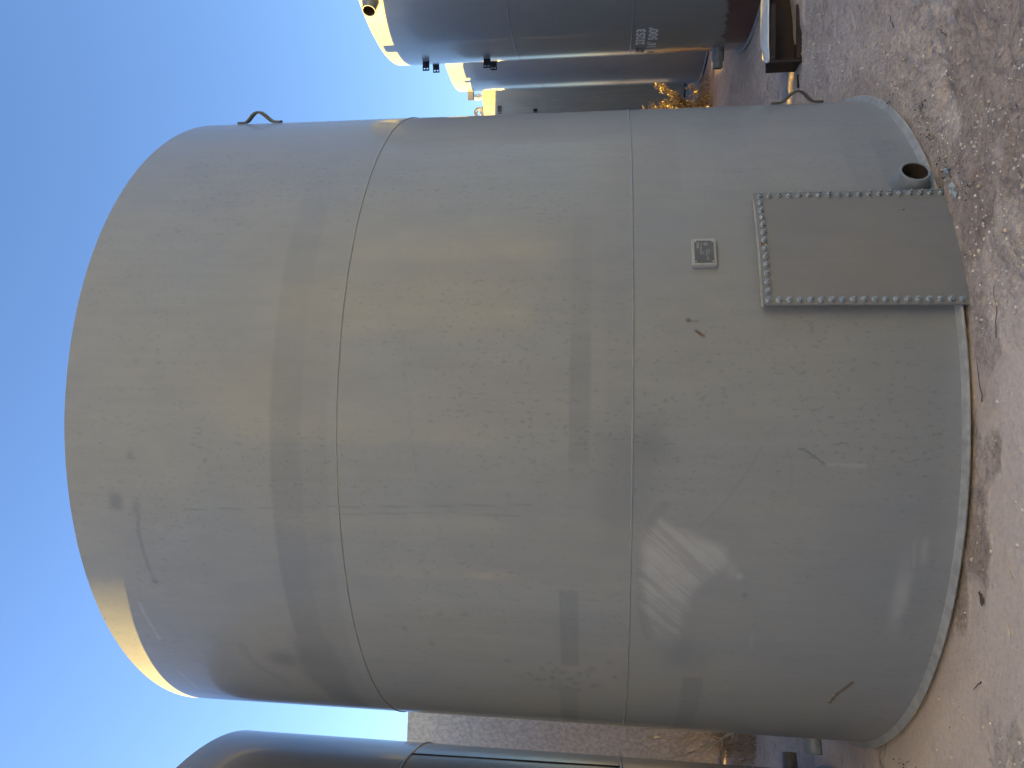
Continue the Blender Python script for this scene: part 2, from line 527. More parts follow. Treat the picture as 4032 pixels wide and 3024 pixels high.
def clip(root, rad, th, z, mat, h=0.094, l=0.11, name='ladder_clip', turn=0.0):
    """upright lug plate with two slots"""
    xs = [0, 0.42, 0.72, 0.86, 1.0]
    ys = [0, 0.14, 0.42, 0.58, 0.86, 1.0]
    bm = bmesh.new()
    Mx = cyl_mat(rad, th, z) @ Matrix.Rotation(turn, 4, 'Z')
    t = 0.008
    for i in range(4):
        for j in range(5):
            if i == 2 and j in (1, 3): continue
            vs = []
            for (xx, yy) in ((xs[i], ys[j]), (xs[i + 1], ys[j]), (xs[i + 1], ys[j + 1]), (xs[i], ys[j + 1])):
                vs.append(bm.verts.new((0, 0.01 - xx * (l + 0.01), (yy - 0.5) * h)))
            bm.faces.new(vs)
    bmesh.ops.remove_doubles(bm, verts=bm.verts, dist=1e-5)
    r = bmesh.ops.extrude_face_region(bm, geom=bm.faces[:])
    for v in r['geom']:
        if isinstance(v, bmesh.types.BMVert): v.co.x += t
    for v in bm.verts: v.co = Mx @ v.co
    return link(name, bm_mesh(name, bm), mat, root)

def text_mesh(body, size, sx, bold):
    cu = bpy.data.curves.new('t', 'FONT')
    cu.body = body; cu.size = size; cu.offset = bold; cu.resolution_u = 3
    ob = bpy.data.objects.new('t', cu)
    COL.objects.link(ob)
    bpy.context.view_layer.update()
    dg = bpy.context.evaluated_depsgraph_get()
    me = bpy.data.meshes.new_from_object(ob.evaluated_get(dg))
    bpy.data.objects.remove(ob); bpy.data.curves.remove(cu)
    bm = bmesh.new(); bm.from_mesh(me)
    for v in bm.verts: v.co.x *= sx
    bmesh.ops.recalc_face_normals(bm, faces=bm.faces)
    bm.to_mesh(me); bm.free()
    return me

def wrap_text(root, body, rad, th_left, z, size, width, mat, name):
    me = text_mesh(body, size, 1.0, size * 0.045)
    co = np.zeros(len(me.vertices) * 3); me.vertices.foreach_get('co', co); co = co.reshape(-1, 3)
    x0, x1 = co[:, 0].min(), co[:, 0].max()
    x = (co[:, 0] - x0) / (x1 - x0) * width
    t = np.radians(th_left) + x / rad
    P = np.stack([(rad + .004) * np.sin(t), -(rad + .004) * np.cos(t), z + co[:, 1]], -1)
    me.vertices.foreach_set('co', P.reshape(-1)); me.update()
    return link(name, me, mat, root)

# ---- marks on the front tank: stains, scuffs, scratches, rust (angle in degrees from the camera side, height in metres)
def marks_front(TH, Z, rad):
    X = np.radians(TH) * rad
    k = math.pi / 180 * rad
    nz = lambda a, b, s, o=4: fbm(X * a + 40, Z * b + 40, s, o)
    wx = X + 0.05 * (nz(5, 5, 1) - 0.5); wz = Z + 0.05 * (nz(5, 5, 2) - 0.5)
    grime = np.zeros_like(X); smear = np.zeros_like(X); rust = np.zeros_like(X)
    def put(A, B): np.maximum(A, B, out=A)
    def blob(th, z, sx, sz, p=2.0, w=True):
        x_, z_ = (wx, wz) if w else (X, Z)
        return np.exp(-(np.abs((x_ - th * k) / sx) ** p + np.abs((z_ - z) / sz) ** p))
    def seg(pts, w, warp=0.4):
        out = np.zeros_like(X)
        x_ = X + warp * (wx - X); z_ = Z + warp * (wz - Z)
        for (a, b) in zip(pts[:-1], pts[1:]):
            ax, az, bx, bz = a[0] * k, a[1], b[0] * k, b[1]
            m = (X > min(ax, bx) - 0.15) & (X < max(ax, bx) + 0.15) & (Z > min(az, bz) - 0.15) & (Z < max(az, bz) + 0.15)
            L2 = (bx - ax) ** 2 + (bz - az) ** 2
            t = np.clip(((x_[m] - ax) * (bx - ax) + (z_[m] - az) * (bz - az)) / L2, 0, 1)
            d = np.hypot(x_[m] - ax - t * (bx - ax), z_[m] - az - t * (bz - az))
            out[m] = np.maximum(out[m], 1 - sstep(w * 0.5, w * 1.3, d))
        return out
    def poly(pts, soft=0.02, warp=1.0):
        x_ = X + warp * (wx - X); z_ = Z + warp * (wz - Z)
        px = np.array([p[0] * k for p in pts]); pz = np.array([p[1] for p in pts])
        ins = np.zeros(X.shape, bool); dm = np.full(X.shape, 9.0)
        m = (X > px.min() - .1) & (X < px.max() + .1) & (Z > pz.min() - .1) & (Z < pz.max() + .1)
        xs, zs = x_[m], z_[m]; i_ = np.zeros(xs.shape, bool); d_ = np.full(xs.shape, 9.0)
        for i in range(len(px)):
            j = (i + 1) % len(px)
            c = ((pz[i] > zs) != (pz[j] > zs)) & (xs < (px[j] - px[i]) * (zs - pz[i]) / (pz[j] - pz[i] + 1e-12) + px[i])
            i_ ^= c
            L2 = (px[j] - px[i]) ** 2 + (pz[j] - pz[i]) ** 2 + 1e-12
            t = np.clip(((xs - px[i]) * (px[j] - px[i]) + (zs - pz[i]) * (pz[j] - pz[i])) / L2, 0, 1)
            d_ = np.minimum(d_, np.hypot(xs - px[i] - t * (px[j] - px[i]), zs - pz[i] - t * (pz[j] - pz[i])))
        s = np.where(i_, d_, -d_)
        out = np.zeros_like(X); out[m] = sstep(-soft, soft, s)
        return out
    def hband(z0, z1, t0, t1, s=0.008, st=0.02):
        return sstep(z0 - s, z0 + s, Z) * (1 - sstep(z1 - s, z1 + s, Z)) * sstep(t0 * k - st, t0 * k + st, X) * (1 - sstep(t1 * k - st, t1 * k + st, X))
    tex = 0.55 + 0.9 * (nz(9, 3, 5) - 0.5)
    # long scuffed ring under the upper third
    fade = 0.6 + 0.55 * sstep(20, -10, TH) + 0.25 * sstep(-20, -40, TH)
    put(grime, hband(3.385, 3.565 + 0, -60, 34, 0.012, 0.5) * 0.36 * fade * (0.75 + 0.5 * nz(3, 9, 8)))
    put(grime, hband(3.24, 3.40, -48, 22, 0.02, 0.4) * 0.20 * fade * (0.6 + 0.8 * nz(3, 9, 9)))
    # rubbed patch at the left end of that ring
    put(grime, blob(-38.9, 3.70, 0.09, 0.10, 2.6) * 0.75)
    put(grime, poly([(-33, 3.60), (-42, 3.62), (-50, 3.56), (-60, 3.45), (-60, 3.33), (-48, 3.36), (-40, 3.30), (-33, 3.36)], 0.05) * (0.35 + 0.5 * nz(7, 2.5, 12)))
    put(grime, seg([(-44, 3.55), (-52, 3.44), (-60, 3.36)], 0.06) * 0.6)
    put(grime, seg([(-36, 3.95), (-42, 3.90), (-46, 3.78)], 0.03) * 0.25)
    put(grime, blob(-47, 3.80, 0.10, 0.05) * 0.35 * tex)
    # square tape ghosts round the middle
    put(grime, hband(1.825, 1.934, -4.5, 12.5) * 0.34); put(grime, hband(1.83, 1.934, -9, 30, 0.01, 0.15) * 0.13)
    put(grime, hband(1.885, 1.988, -36.3, -22) * 0.42); put(grime, hband(1.90, 2.01, -58, -42.5) * 0.33)
    put(grime, hband(1.90, 2.01, -62, -51) * 0.5)
    put(grime, hband(1.176, 1.292, -60, -37.6) * 0.32); put(grime, hband(1.176, 1.292, -41.5, -37.6) * 0.42)
    put(grime, hband(1.60, 1.75, -3, 24, 0.02, 0.3) * 0.10)
    # leopard dabs
    r2 = np.random.default_rng(3)
    for i in range(46):
        th = -40.5 + r2.normal() * 2.6; z = 1.97 + r2.normal() * 0.10
        put(grime, blob(th, z, 0.012 + 0.012 * r2.random(), 0.010 + 0.012 * r2.random()) * (0.3 + 0.4 * r2.random()))
    # blots and a run near the top
    put(grime, blob(-11.2, 4.50, 0.05, 0.045, 3) * 0.75); put(grime, blob(-4.6, 4.40, 0.03, 0.02) * 0.5)
    put(grime, seg([(-11.3, 4.376), (-13, 4.37), (-15, 4.385), (-17.7, 4.38), (-20, 4.37), (-23.2, 4.365)], 0.012) * (0.15 + 0.6 * nz(4, 6, 14)))
    put(grime, blob(-23.2, 4.365, 0.02, 0.02) * 0.7); put(grime, blob(-12, 4.378, 0.05, 0.02) * 0.55)
    # vertical scratch and curved hairlines
    put(grime, seg([(-11.9, 4.084), (-11.2, 3.4), (-10.9, 3.189), (-10.2, 2.5), (-9.8, 2.123)], 0.004, 0.1) * 0.4)
    put(grime, seg([(-12.1, 3.3), (-11.2, 2.6), (-11.4, 2.2)], 0.005, 0.1) * 0.35)
    put(grime, seg([(13.6, 2.842), (8, 2.82), (3, 2.79), (-2.3, 2.767), (-7, 2.74)], 0.004, 0.3) * 0.20)
    put(grime, seg([(10, 2.16), (4, 2.14), (-6, 2.10), (-12, 2.07)], 0.003, 0.3) * 0.2)
    put(grime, seg([(-1.7, 0.967), (-3.5, 1.00), (-6.1, 1.065), (-9, 1.15), (-12.2, 1.268)], 0.007, 0.3) * 0.25)
    put(grime, seg([(-1.6, 0.844), (-4.2, 0.815), (-7.1, 0.827), (-9, 0.85)], 0.008, 0.3) * 0.16)
    for th, z in ((-44.8, 3.055), (-27.0, 2.665), (-44.8, 2.61), (-26.9, 2.519), (-30, 2.9), (-20, 2.72), (-36, 2.3), (-33, 2.75), (-50, 2.3)):
        put(grime, blob(th, z, 0.018, 0.022) * 0.45)
    # oily cloud above the lower seam
    put(grime, (poly([(0.3, 1.77), (-2, 1.60), (0.6, 1.50), (-4, 1.42), (-12, 1.56), (-14, 1.72), (-8, 1.80)], 0.11) * 0.36 + blob(-1.4, 1.57, 0.12, 0.12) * 0.34) * (0.7 + 0.6 * nz(3, 3, 15)))
    put(grime, blob(-32, 1.32, 0.16, 0.11) * 0.35 * (0.6 + 0.8 * nz(6, 6, 16)))
    put(grime, seg([(-9.5, 1.44), (-11, 1.5), (-16, 1.545), (-24, 1.55), (-29, 1.50)], 0.03) * 0.28)
    # pale rub with slanted strokes
    pm = poly([(-11.7, 1.463), (-12.7, 1.36), (-15.0, 1.124), (-17.1, 1.103), (-20.7, 1.27), (-25.2, 1.325), (-30.7, 1.345), (-28.8, 1.50), (-23.2, 1.546), (-16.2, 1.545), (-13.0, 1.532)], 0.035, 0.8)
    dx, dz = -3.3 * k, -0.15
    Ld = math.hypot(dx, dz); dx /= Ld; dz /= Ld
    ac = X * -dz + Z * dx; al = X * dx + Z * dz
    stroke = 0.6 * fbm(ac * 34 + 0.6 * nz(4, 4, 52), al * 1.4, 51, 3) + 0.4 * fbm(ac * 95, al * 3.0, 53, 3)
    den = sstep(-32, -13, TH)
    thr = 0.545 - 0.17 * den
    rub = pm * sstep(thr - 0.03, thr + 0.13, stroke) * (0.26 + 0.22 * den) + pm * (0.10 + 0.16 * den)
    put(smear, rub * (0.75 + 0.5 * (nz(20, 20, 17) - .5)))
    put(smear, blob(-18.7, 1.041, 0.022, 0.02) * 0.5); put(smear, blob(-17.9, 1.08, 0.04, 0.03) * 0.3)
    put(grime, blob(-21.6, 1.004, 0.016, 0.014) * 0.7)
    put(smear, blob(-20.6, 0.245, 0.185, 0.036, 2.6) * 0.42 * (0.65 + 0.6 * nz(16, 16, 20)))
    put(smear, blob(-14.2, 0.156, 0.075, 0.016, 3) * 0.26); put(smear, blob(-15.0, 0.20, 0.12, 0.006, 3) * 0.25)
    put(smear, seg([(-27.5, 4.503), (-31, 4.49), (-35.4, 4.476)], 0.008, 0.2) * 0.35)
    put(smear, seg([(-44.9, 4.505), (-48, 4.50), (-52.1, 4.504)], 0.014, 0.2) * 0.25)
    put(smear, seg([(-3.7, 0.658), (-3.8, 0.57), (-3.8, 0.47)], 0.008, 0.1) * 0.22)
    put(smear, blob(-29, 0.95, 0.05, 0.01) * 0.2)
    put(grime, seg([(-1.8, 0.784), (-2.2, 0.745), (-3.7, 0.658)], 0.005, 0.05) * 1.0)
    # rust: gouge and two chips, one weeping bolt
    put(rust, seg([(-42.1, 0.452), (-39.6, 0.432), (-38.5, 0.41), (-36.5, 0.373)], 0.010, 0.1) * (0.75 + 0.3 * nz(20, 20, 18)))
    put(smear, seg([(-42.0, 0.458), (-39.4, 0.440)], 0.005, 0.1) * 0.6)
    put(rust, blob(14.0, 1.324, 0.010, 0.010, 3, False)); put(rust, seg([(12.6, 1.285), (12.0, 1.25)], 0.008, 0.1) * 0.9)
    put(rust, seg([(14.0, 1.31), (14.0, 1.27)], 0.004, 0.1) * 0.4)
    # repainted rectangles low on the right
    put(grime, hband(0.02, 0.235, 34.5, 45.2, 0.008, 0.012) * 0.16)
    put(smear, hband(0.40, 1.33, 34.3, 50.5, 0.01, 0.012) * 0.07)
    put(grime, hband(0.92, 1.20, 43.9, 54.0, 0.008, 0.012) * 0.10)
    put(grime, hband(0.0, 0.6, -70, 14, 0.2, 0.3) * 0.10)
    # dust splash near the ground
    put(smear, sstep(0.16, 0.0, Z) * 0.16 * (0.4 + nz(6, 3, 19)))
    return {'grime': np.clip(grime * 0.84, 0, 1), 'smear': np.clip(smear, 0, 1), 'rust': np.clip(rust, 0, 1)}

def marks_primer(TH, Z, rad):
    X = np.radians(TH) * rad
    edge = 0.30 + 0.10 * (TH + 97) / 20 + 0.16 * (fbm(X * 14, Z * 1.2, 4, 3) - 0.5)
    p = sstep(0.015, -0.015, Z - edge) * sstep(-98.2, -97.2, TH)
    g_ = sstep(0.08, -0.06, Z - edge) * sstep(-99.5, -97, TH) * 0.35
    return {'primer': np.clip(p * (0.85 + 0.3 * (fbm(X * 6, Z * 3, 8, 3) - 0.5)), 0, 1), 'grime': g_}

def marks_plain(TH, Z, rad):
    X = np.radians(TH) * rad
    return {'grime': np.clip(0.22 * sstep(0.50, 0.85, fbm(X * 5 + 9, Z * 1.2, 61, 4)), 0, 1)}

def tank(name, x, y, z, rad, zt, seams, mat, label, group=None, trim=None, fine=None, step=0.02, marks=None, base=None, seed=0, bead=(0.007, 0.005)):
    root = empty(name, (x, y, z))
    tag(root, label, 'tank', group)
    trim = trim or mat
    shell(root, rad, 0.006, zt, mat, fine, step, marks, seed)
    roof(root, rad, zt, trim)
    for s in seams:
        ring_bead(root, rad, s, bead[0], bead[1], trim, seed=int(s * 100) + seed)
    flange(root, rad, base or M_FLANGE, out=0.038)
    return root

# -- the big tank in front
RN = 2.36
front = tank('storage_tank', TN[0], TN[1], 0.0, RN, 4.788, (1.607, 3.187), M_PAINT,
             'large weathered grey steel tank in front with bolted cleanout plate and small nameplate', 'grey steel storage tanks',
             trim=M_TRIM, fine=(-78, 78), step=0.0105, marks=marks_front, bead=(0.0065, 0.006))
nozzle(front, RN, 34.4, 0.12, 0.098, 0.079, 0.098, M_TRIM)
nozzle(front, RN, -68, 0.305, 0.052, 0.05, 0.10, M_TRIM, 0.5)
lift_handle(front, RN, 68.0, 4.36, M_STRAP)
lift_handle(front, RN, 68.0, 0.452, M_STRAP)

# cleanout: welded neck, cover plate curved to the shell, hex bolts on three sides
def curved_slab(name, r0, r1, a0, a1, z0, z1, mat, parent, n=24, bevel=0.003):
    bm = bmesh.new()
    rows = []
    for i in range(n + 1):
        th = a0 + (a1 - a0) * i / n
        rows.append([bm.verts.new(cyl_pt(r, th, z)) for (r, z) in ((r1, z0), (r1, z1), (r0, z1), (r0, z0))])
    for i in range(n):
        for j in range(4):
            bm.faces.new((rows[i][j], rows[i + 1][j], rows[i + 1][(j + 1) % 4], rows[i][(j + 1) % 4]))
    bm.faces.new(rows[0]); bm.faces.new(rows[-1][::-1])
    bmesh.ops.recalc_face_normals(bm, faces=bm.faces)
    if bevel:
        bmesh.ops.bevel(bm, geom=[e for e in bm.edges if e.calc_face_angle(0) > 1.0], offset=bevel, segments=2, affect='EDGES')
    me = bm_mesh(name, bm)
    return link(name, me, mat, parent)

ZB, ZT2 = -0.06, 0.958
neck = curved_slab('cleanout_neck', RN - 0.01, RN + 0.044, 15.9, 31.8, -0.05, 0.935, M_TRIM, front)
curved_slab('gasket', RN + 0.0445, RN + 0.0485, 15.65, 32.0, -0.05, 0.948, M_BLACK, neck, bevel=0)
M_COVER = paint('cover_plate_paint', (0.198, 0.204, 0.224), rough=0.5, streak=0.04, speck=0.1, spec=0.3, coat=0.0)
cover = curved_slab('cleanout_cover', RN + 0.049, RN + 0.062, 15.42, 32.05, ZB, ZT2, M_COVER, front)
gasket_edge = curved_slab('backing_strip', RN + 0.034, RN + 0.0475, 15.35, 31.2, 0.952, 0.966, M_FLANGE, front, bevel=0.001)

def bolt_mesh():
    bm = bmesh.new()
    bmesh.ops.create_cone(bm, cap_ends=True, segments=16, radius1=0.0155, radius2=0.0155, depth=0.004, matrix=Matrix.Translation((0, 0, 0.002)))
    bmesh.ops.create_cone(bm, cap_ends=True, segments=6, radius1=0.0125, radius2=0.0125, depth=0.011, matrix=Matrix.Translation((0, 0, 0.0095)))
    bmesh.ops.create_cone(bm, cap_ends=True, segments=12, radius1=0.0068, radius2=0.0055, depth=0.012, matrix=Matrix.Translation((0, 0, 0.021)))
    bmesh.ops.bevel(bm, geom=[e for e in bm.edges if e.calc_face_angle(0) > 0.8], offset=0.0012, segments=1, affect='EDGES')
    bmesh.ops.scale(bm, vec=(1.06, 1.06, 1.06), verts=bm.verts)
    return bm_mesh('bolt', bm)
BOLT = bolt_mesh(); BOLT.materials.append(M_ZINC)
spots = []
for i in range(19):
    f = i / 18
    spots.append((31.3, 0.930 + (0.010 - 0.930) * f)); spots.append((16.1, 0.933 + (0.014 - 0.933) * f))
for i in range(1, 13):
    f = i / 13
    spots.append((31.3 + (16.1 - 31.3) * f, 0.930 + 0.003 * f))
for (th, z) in spots:
    o = bpy.data.objects.new('bolt', BOLT)
    COL.objects.link(o)
    o.parent = cover
    a, b, c = cyl_frame(th + random.uniform(-.06, .06))
    mx = Matrix((a, c, b)).transposed().to_4x4() @ Matrix.Rotation(random.uniform(0, 6.28), 4, 'Z') @ Matrix.Rotation(random.uniform(-.05, .05), 4, 'X')
    mx.translation = cyl_pt(RN + 0.0622, th, z)
    o.matrix_local = mx
# one weeping rust spot by the middle top bolt, a chip on the cover
def decal_disc(name, r, th, z, sx, sz, mat, parent, seed):
    rg = np.random.default_rng(seed)
    n = 18
    V = [cyl_pt(r, th, z)]
    for i in range(n):
        t = 2 * math.pi * i / n; q = 0.7 + 0.5 * rg.random()
        V.append(cyl_pt(r, th + math.degrees(sx * q * math.cos(t) / r), z + sz * q * math.sin(t)))
    F = [(0, 1 + i, 1 + (i + 1) % n) for i in range(n)]
    return link(name, py_mesh(name, V, F), mat, parent)
M_RUSTSPOT = plain('orange_rust_stain', (0.15, 0.085, 0.045), 0.85, var=0.4, scale=60)
decal_disc('rust_stain', RN + 0.0628, 23.6, 0.943, 0.017, 0.009, M_RUSTSPOT, cover, 5)
decal_disc('paint_chip', RN + 0.0628, 28.6, 0.215, 0.004, 0.006, M_RUST, cover, 6)

# nameplate on a raised tan bracket
npx = cyl_mat(RN, 23.3, 1.235)
bm = bmesh.new()
bm_box(bm, 0, -0.007, 0, 0.172, 0.036, 0.128, bevel=0.006)
for v in bm.verts: v.co = npx @ v.co
plate_b = link('nameplate_bracket', bm_mesh('nameplate_bracket', bm), plain('tan_bracket_paint', (0.33, 0.33, 0.34), 0.5, var=0.1), front, False)
PW, PH = 0.136, 0.100
bm = bmesh.new()
bm_box(bm, 0, -0.0265, 0, PW, 0.003, PH, bevel=0.001)
for v in bm.verts: v.co = npx @ v.co
plate = link('nameplate', bm_mesh('nameplate', bm), M_PLATE, front)
def plate_rects(name, rects, mat, yo=-0.0286, t=0.0004):
    bm = bmesh.new()
    for (x0, z0, x1, z1) in rects:   # fractions, left to right, top to bottom
        cx = ((x0 + x1) / 2 - .5) * PW; cz = (.5 - (z0 + z1) / 2) * PH
        bm_box(bm, cx, yo, cz, (x1 - x0) * PW, t, (z1 - z0) * PH)
    for v in bm.verts: v.co = npx @ v.co
    return link(name, bm_mesh(name, bm), mat, plate)
lines = []
rl = np.random.default_rng(12)
for (py, a, b) in ((.30, .36, .92), (.37, .34, .92), (.47, .34, .50), (.60, .28, .56), (.68, .34, .62), (.76, .34, .60), (.645, .10, .30), (.72, .10, .27)):
    xx = a
    while xx < b:
        w = rl.uniform(.03, .075)
        lines.append((xx, py - .011, min(xx + w, b), py + .011)); xx += w + .012
for i, w in enumerate((.05, .045, .06, .04, .05)):
    xx = .65 + i * .054
    lines.append((xx, .12, xx + .04, .15)); lines.append((xx, .12, xx + .012, .23)); lines.append((xx + (.028 if i % 2 else .014), .17, xx + .042, .23))
plate_rects('plate_lettering', lines, M_ETCH)
bm = bmesh.new()
cx, cz, hw, hh = (.83 - .5) * PW, (.5 - .57) * PH, .080 * PW, .155 * PH
for s, e in ((1.0, 0.80),):
    o_ = [(hw * s, 0), (0, hh * s), (-hw * s, 0), (0, -hh * s)]; i_ = [(hw * e, 0), (0, hh * e), (-hw * e, 0), (0, -hh * e)]
    for a in range(4):
        b = (a + 1) % 4
        bm.faces.new([bm.verts.new(npx @ Vector((cx + q[0], -0.0288, cz + q[1]))) for q in (o_[a], o_[b], i_[b], i_[a])])
for (x0, z0, x1, z1) in ((-.5, -.12, .45, .12), (-.18, -.42, .14, -.16), (-.1, .16, .16, .4)):
    bm.faces.new([bm.verts.new(npx @ Vector((cx + hw * q[0], -0.0288, cz + hh * q[1]))) for q in ((x0, z0), (x1, z0), (x1, z1), (x0, z1))])
link('plate_emblem', bm_mesh('plate_emblem', bm), M_ETCH, plate)
bmr = bmesh.new()
bmesh.ops.create_uvsphere(bmr, u_segments=10, v_segments=6, radius=0.0048)
RIV = bm_mesh('rivet', bmr); RIV.materials.append(M_ZINC)
for sx in (-1, 1):
    for sz in (-1, 1):
        o = bpy.data.objects.new('rivet', RIV); COL.objects.link(o); o.parent = plate
        o.matrix_local = npx @ Matrix.Translation((sx * PW * .455, -0.028, sz * PH * .44))

# -- tank at the left, cut by the frame
left = tank('storage_tank', -5.14, 5.038, 0, 2.36, 4.786, (1.607, 3.19), M_PAINT3,
            'dark grey steel tank cut off by the photo edge, with an upright weld line', 'grey steel storage tanks',
            trim=M_PAINT3, fine=(60, 140), step=0.03, seed=3, bead=(0.014, 0.010))
V, F = [], []
tube_pts(V, F, [cyl_pt(2.361, 101.2 + 1.5 * (3.19 - z) / 1.58, z) for z in np.linspace(1.607, 3.19, 14)], 0.006, 6)
link('upright_weld', py_mesh('upright_weld', V, F), M_BLACK, left, True)
nozzle(left, 2.36, 114.5, 0.285, 0.058, 0.055, 0.12, M_PAINT3, 0.5)

# -- stencilled tank at the right
RA = 2.345
sten = tank('storage_tank', 6.715, 9.421, -0.02, RA, 4.724, (1.479, 2.968), M_PAINT2,
            'grey steel tank with white stencilled numbers, its sunlit top band broken by one open pipe', 'grey steel storage tanks',
            fine=(-125, -55), step=0.02, marks=marks_primer, seed=5, bead=(0.008, 0.006))
wrap_text(sten, '23253', RA, -95.2, 1.318, 0.150, 0.425, M_WHITE, 'white_stencil_number')
wrap_text(sten, 'LOT', RA, -105.0, 1.305, 0.150, 0.30, M_DSTENCIL, 'black_stencil_word')
wrap_text(sten, "16' 500'", RA, -98.0, 1.165, 0.150, 0.56, M_WHITE, 'white_stencil_capacity')
wrap_text(sten, 'H', RA, -106.5, 1.16, 0.14, 0.10, M_DSTENCIL, 'black_stencil_letter')
nozzle(sten, RA, -67.6, 4.585, 0.10, 0.085, 0.16, M_PAINT2, 0.4)
nz1 = nozzle(sten, RA, -104, 0.335, 0.080, 0.078, 0.16, M_PAINT2, 0.6)
nozzle(sten, RA + 0.16, -104, 0.335, 0.066, 0.066, 0.09, M_TRIM, 0.6, name='nozzle_cap')
for th, z in ((-103.5, 4.262), (-119, 4.262), (-103.5, 3.412), (-119, 3.412)):
    clip(sten, RA, th, z, M_BLACK, 0.094, 0.125, turn=R(12))

# -- second tank behind it, raised, with a black ring standing in for the shaded gap
RB = 2.356
rear = tank('storage_tank', 8.195, 14.108, 0.0, RB, 4.753, (1.506, 3.002), M_PAINT2,
            'grey steel tank with a black gap under its floor, behind the stencilled one', 'grey steel storage tanks',
            fine=(-130, -85), step=0.03, marks=marks_plain, seed=8, bead=(0.008, 0.006))
link('gap_shade_ring', lathe_mesh('gap_shade_ring', [(RB + 0.03, -0.002), (RB + 0.035, -0.09), (RB - 0.05, -0.12)], 160), M_BLACK, rear, True)  # black ring drawn for the shade in the gap under the floor
bm = bmesh.new()
bm_box(bm, 0, -0.08, 0, 0.10, 0.18, 0.12, mat=cyl_mat(RB, -113, 4.56), bevel=0.006)
link('side_coupling', bm_mesh('side_coupling', bm), M_TAN, rear)

# -- tan tank far behind
RC = 2.36
tanr = tank('storage_tank', 8.4, 19.2, 0.0, RC, 4.73, (1.607, 3.19), M_TAN,
            'distant tan steel tank with a white cap and a round hatch on its sunlit rim', 'tan steel storage tanks',
            trim=M_TAN, fine=(-80, -10), step=0.03, marks=marks_plain, seed=11, bead=(0.006, 0.003))
clip(tanr, RC, -47, 4.33, M_STRAP, 0.10, 0.19, turn=R(-45))
clip(tanr, RC, -49.7, 3.475, M_RUST, 0.09, 0.08, turn=R(-45))
capm = Matrix.Translation(cyl_pt(RC - 0.10, -42.0, 4.73))
link('vent_cap', lathe_mesh('vent_cap', [(0.05, 0.0), (0.05, 0.06), (0.075, 0.065), (0.075, 0.17), (0.06, 0.20), (0.002, 0.215)], 24, capm), M_CAP, tanr, True)
hm = Matrix.Translation(cyl_pt(RC - 0.10, -52.5, 4.86)) @ Matrix.Rotation(R(-20), 4, 'Z') @ Matrix.Rotation(R(72), 4, 'X')
hat = link('hatch_ring', lathe_mesh('hatch_ring', [(0.07, -0.03), (0.15, -0.03), (0.15, 0.01), (0.13, 0.03), (0.08, 0.03), (0.07, 0.01), (0.07, -0.03)], 32, hm), M_TAN, tanr, True)
link('hatch_neck', lathe_mesh('hatch_neck', [(0.13, -0.06), (0.13, 0.06), (0.11, 0.10), (0.0, 0.11)], 32, Matrix.Translation(cyl_pt(RC - 0.22, -53.5, 4.74))), M_TAN, tanr, True)

# -- mottled tank seen in the gap at the left
mot = tank('storage_tank', -5.6, 13.7, 0.0, 2.36, 4.79, (1.607, 3.19), M_MOTTLE,
           'mottled grey-brown tank behind the gap between the two nearest tanks', 'mottled steel storage tanks',
           trim=M_MOTTLE, seed=13, bead=(0.006, 0.003))

# -- tanks of the next row, mostly hidden behind the front one; their shade falls on the right-hand tanks
def fitting(root, rad, th, inset, w, d, h, z):
    bm = bmesh.new()
    bm_box(bm, 0, 0, h / 2, w, d, h + 0.1, mat=cyl_mat(rad - inset, th, z), bevel=0.01)
    link('roof_fitting', bm_mesh('roof_fitting', bm), M_PAINT2, root)
hid1 = tank('storage_tank', 0.36, 11.285, 0, 2.36, 4.79, (1.607, 3.19), M_PAINT2, 'grey steel tank standing straight behind the front tank', 'grey steel storage tanks', seed=15)
fitting(hid1, 2.36, 62, 0.16, 0.16, 0.2, 0.11, 4.79)
hid2 = tank('storage_tank', 1.9, 17.25, 0, 2.36, 4.79, (1.607, 3.19), M_PAINT2, 'grey steel tank second straight behind the front tank', 'grey steel storage tanks', seed=17)
for th, w, h in ((-16, 0.34, 0.11), (7.5, 0.40, 0.12), (25, 0.07, 0.11), (110, 0.3, 0.16), (150, 0.4, 0.12)):
    fitting(hid2, 2.36, th, 0.25, w, w, h, 4.79)
hid3 = tank('storage_tank', 2.25, 21.87, 0, 2.36, 4.79, (1.607, 3.19), M_PAINT2, 'grey steel tank third straight behind the front tank', 'grey steel storage tanks', seed=19)

tank('storage_tank', -11.0, 10.7, 0, 2.36, 4.79, (1.607, 3.19), M_PAINT2, 'unseen grey steel tank added behind the dark one for its shade', 'grey steel storage tanks', seed=58)  # unseen tank added to shade the ground in the left gap
blocker = empty('shade_blocker', (2.3, 14.1, -0.02))  # unseen low block added to keep sun off the ground by the bush
tag(blocker, 'added unseen skid lying between the tanks hidden behind the front one', 'blocker')
for nm, b in (('runner', (-1.5, -0.1, 0.0, 1.5, 0.1, 0.32)), ('runner', (-1.5, 0.9, 0.0, 1.5, 1.1, 0.32)), ('deck', (-1.5, -0.1, 0.321, 1.5, 1.1, 0.42))):
    bm = bmesh.new()
    bm_box(bm, (b[0] + b[3]) / 2, (b[1] + b[4]) / 2, (b[2] + b[5]) / 2, b[3] - b[0], b[4] - b[1], b[5] - b[2], bevel=0.01)
    link(nm, bm_mesh(nm, bm), M_RUST, blocker)
blocker.rotation_euler = (0, 0, R(70))
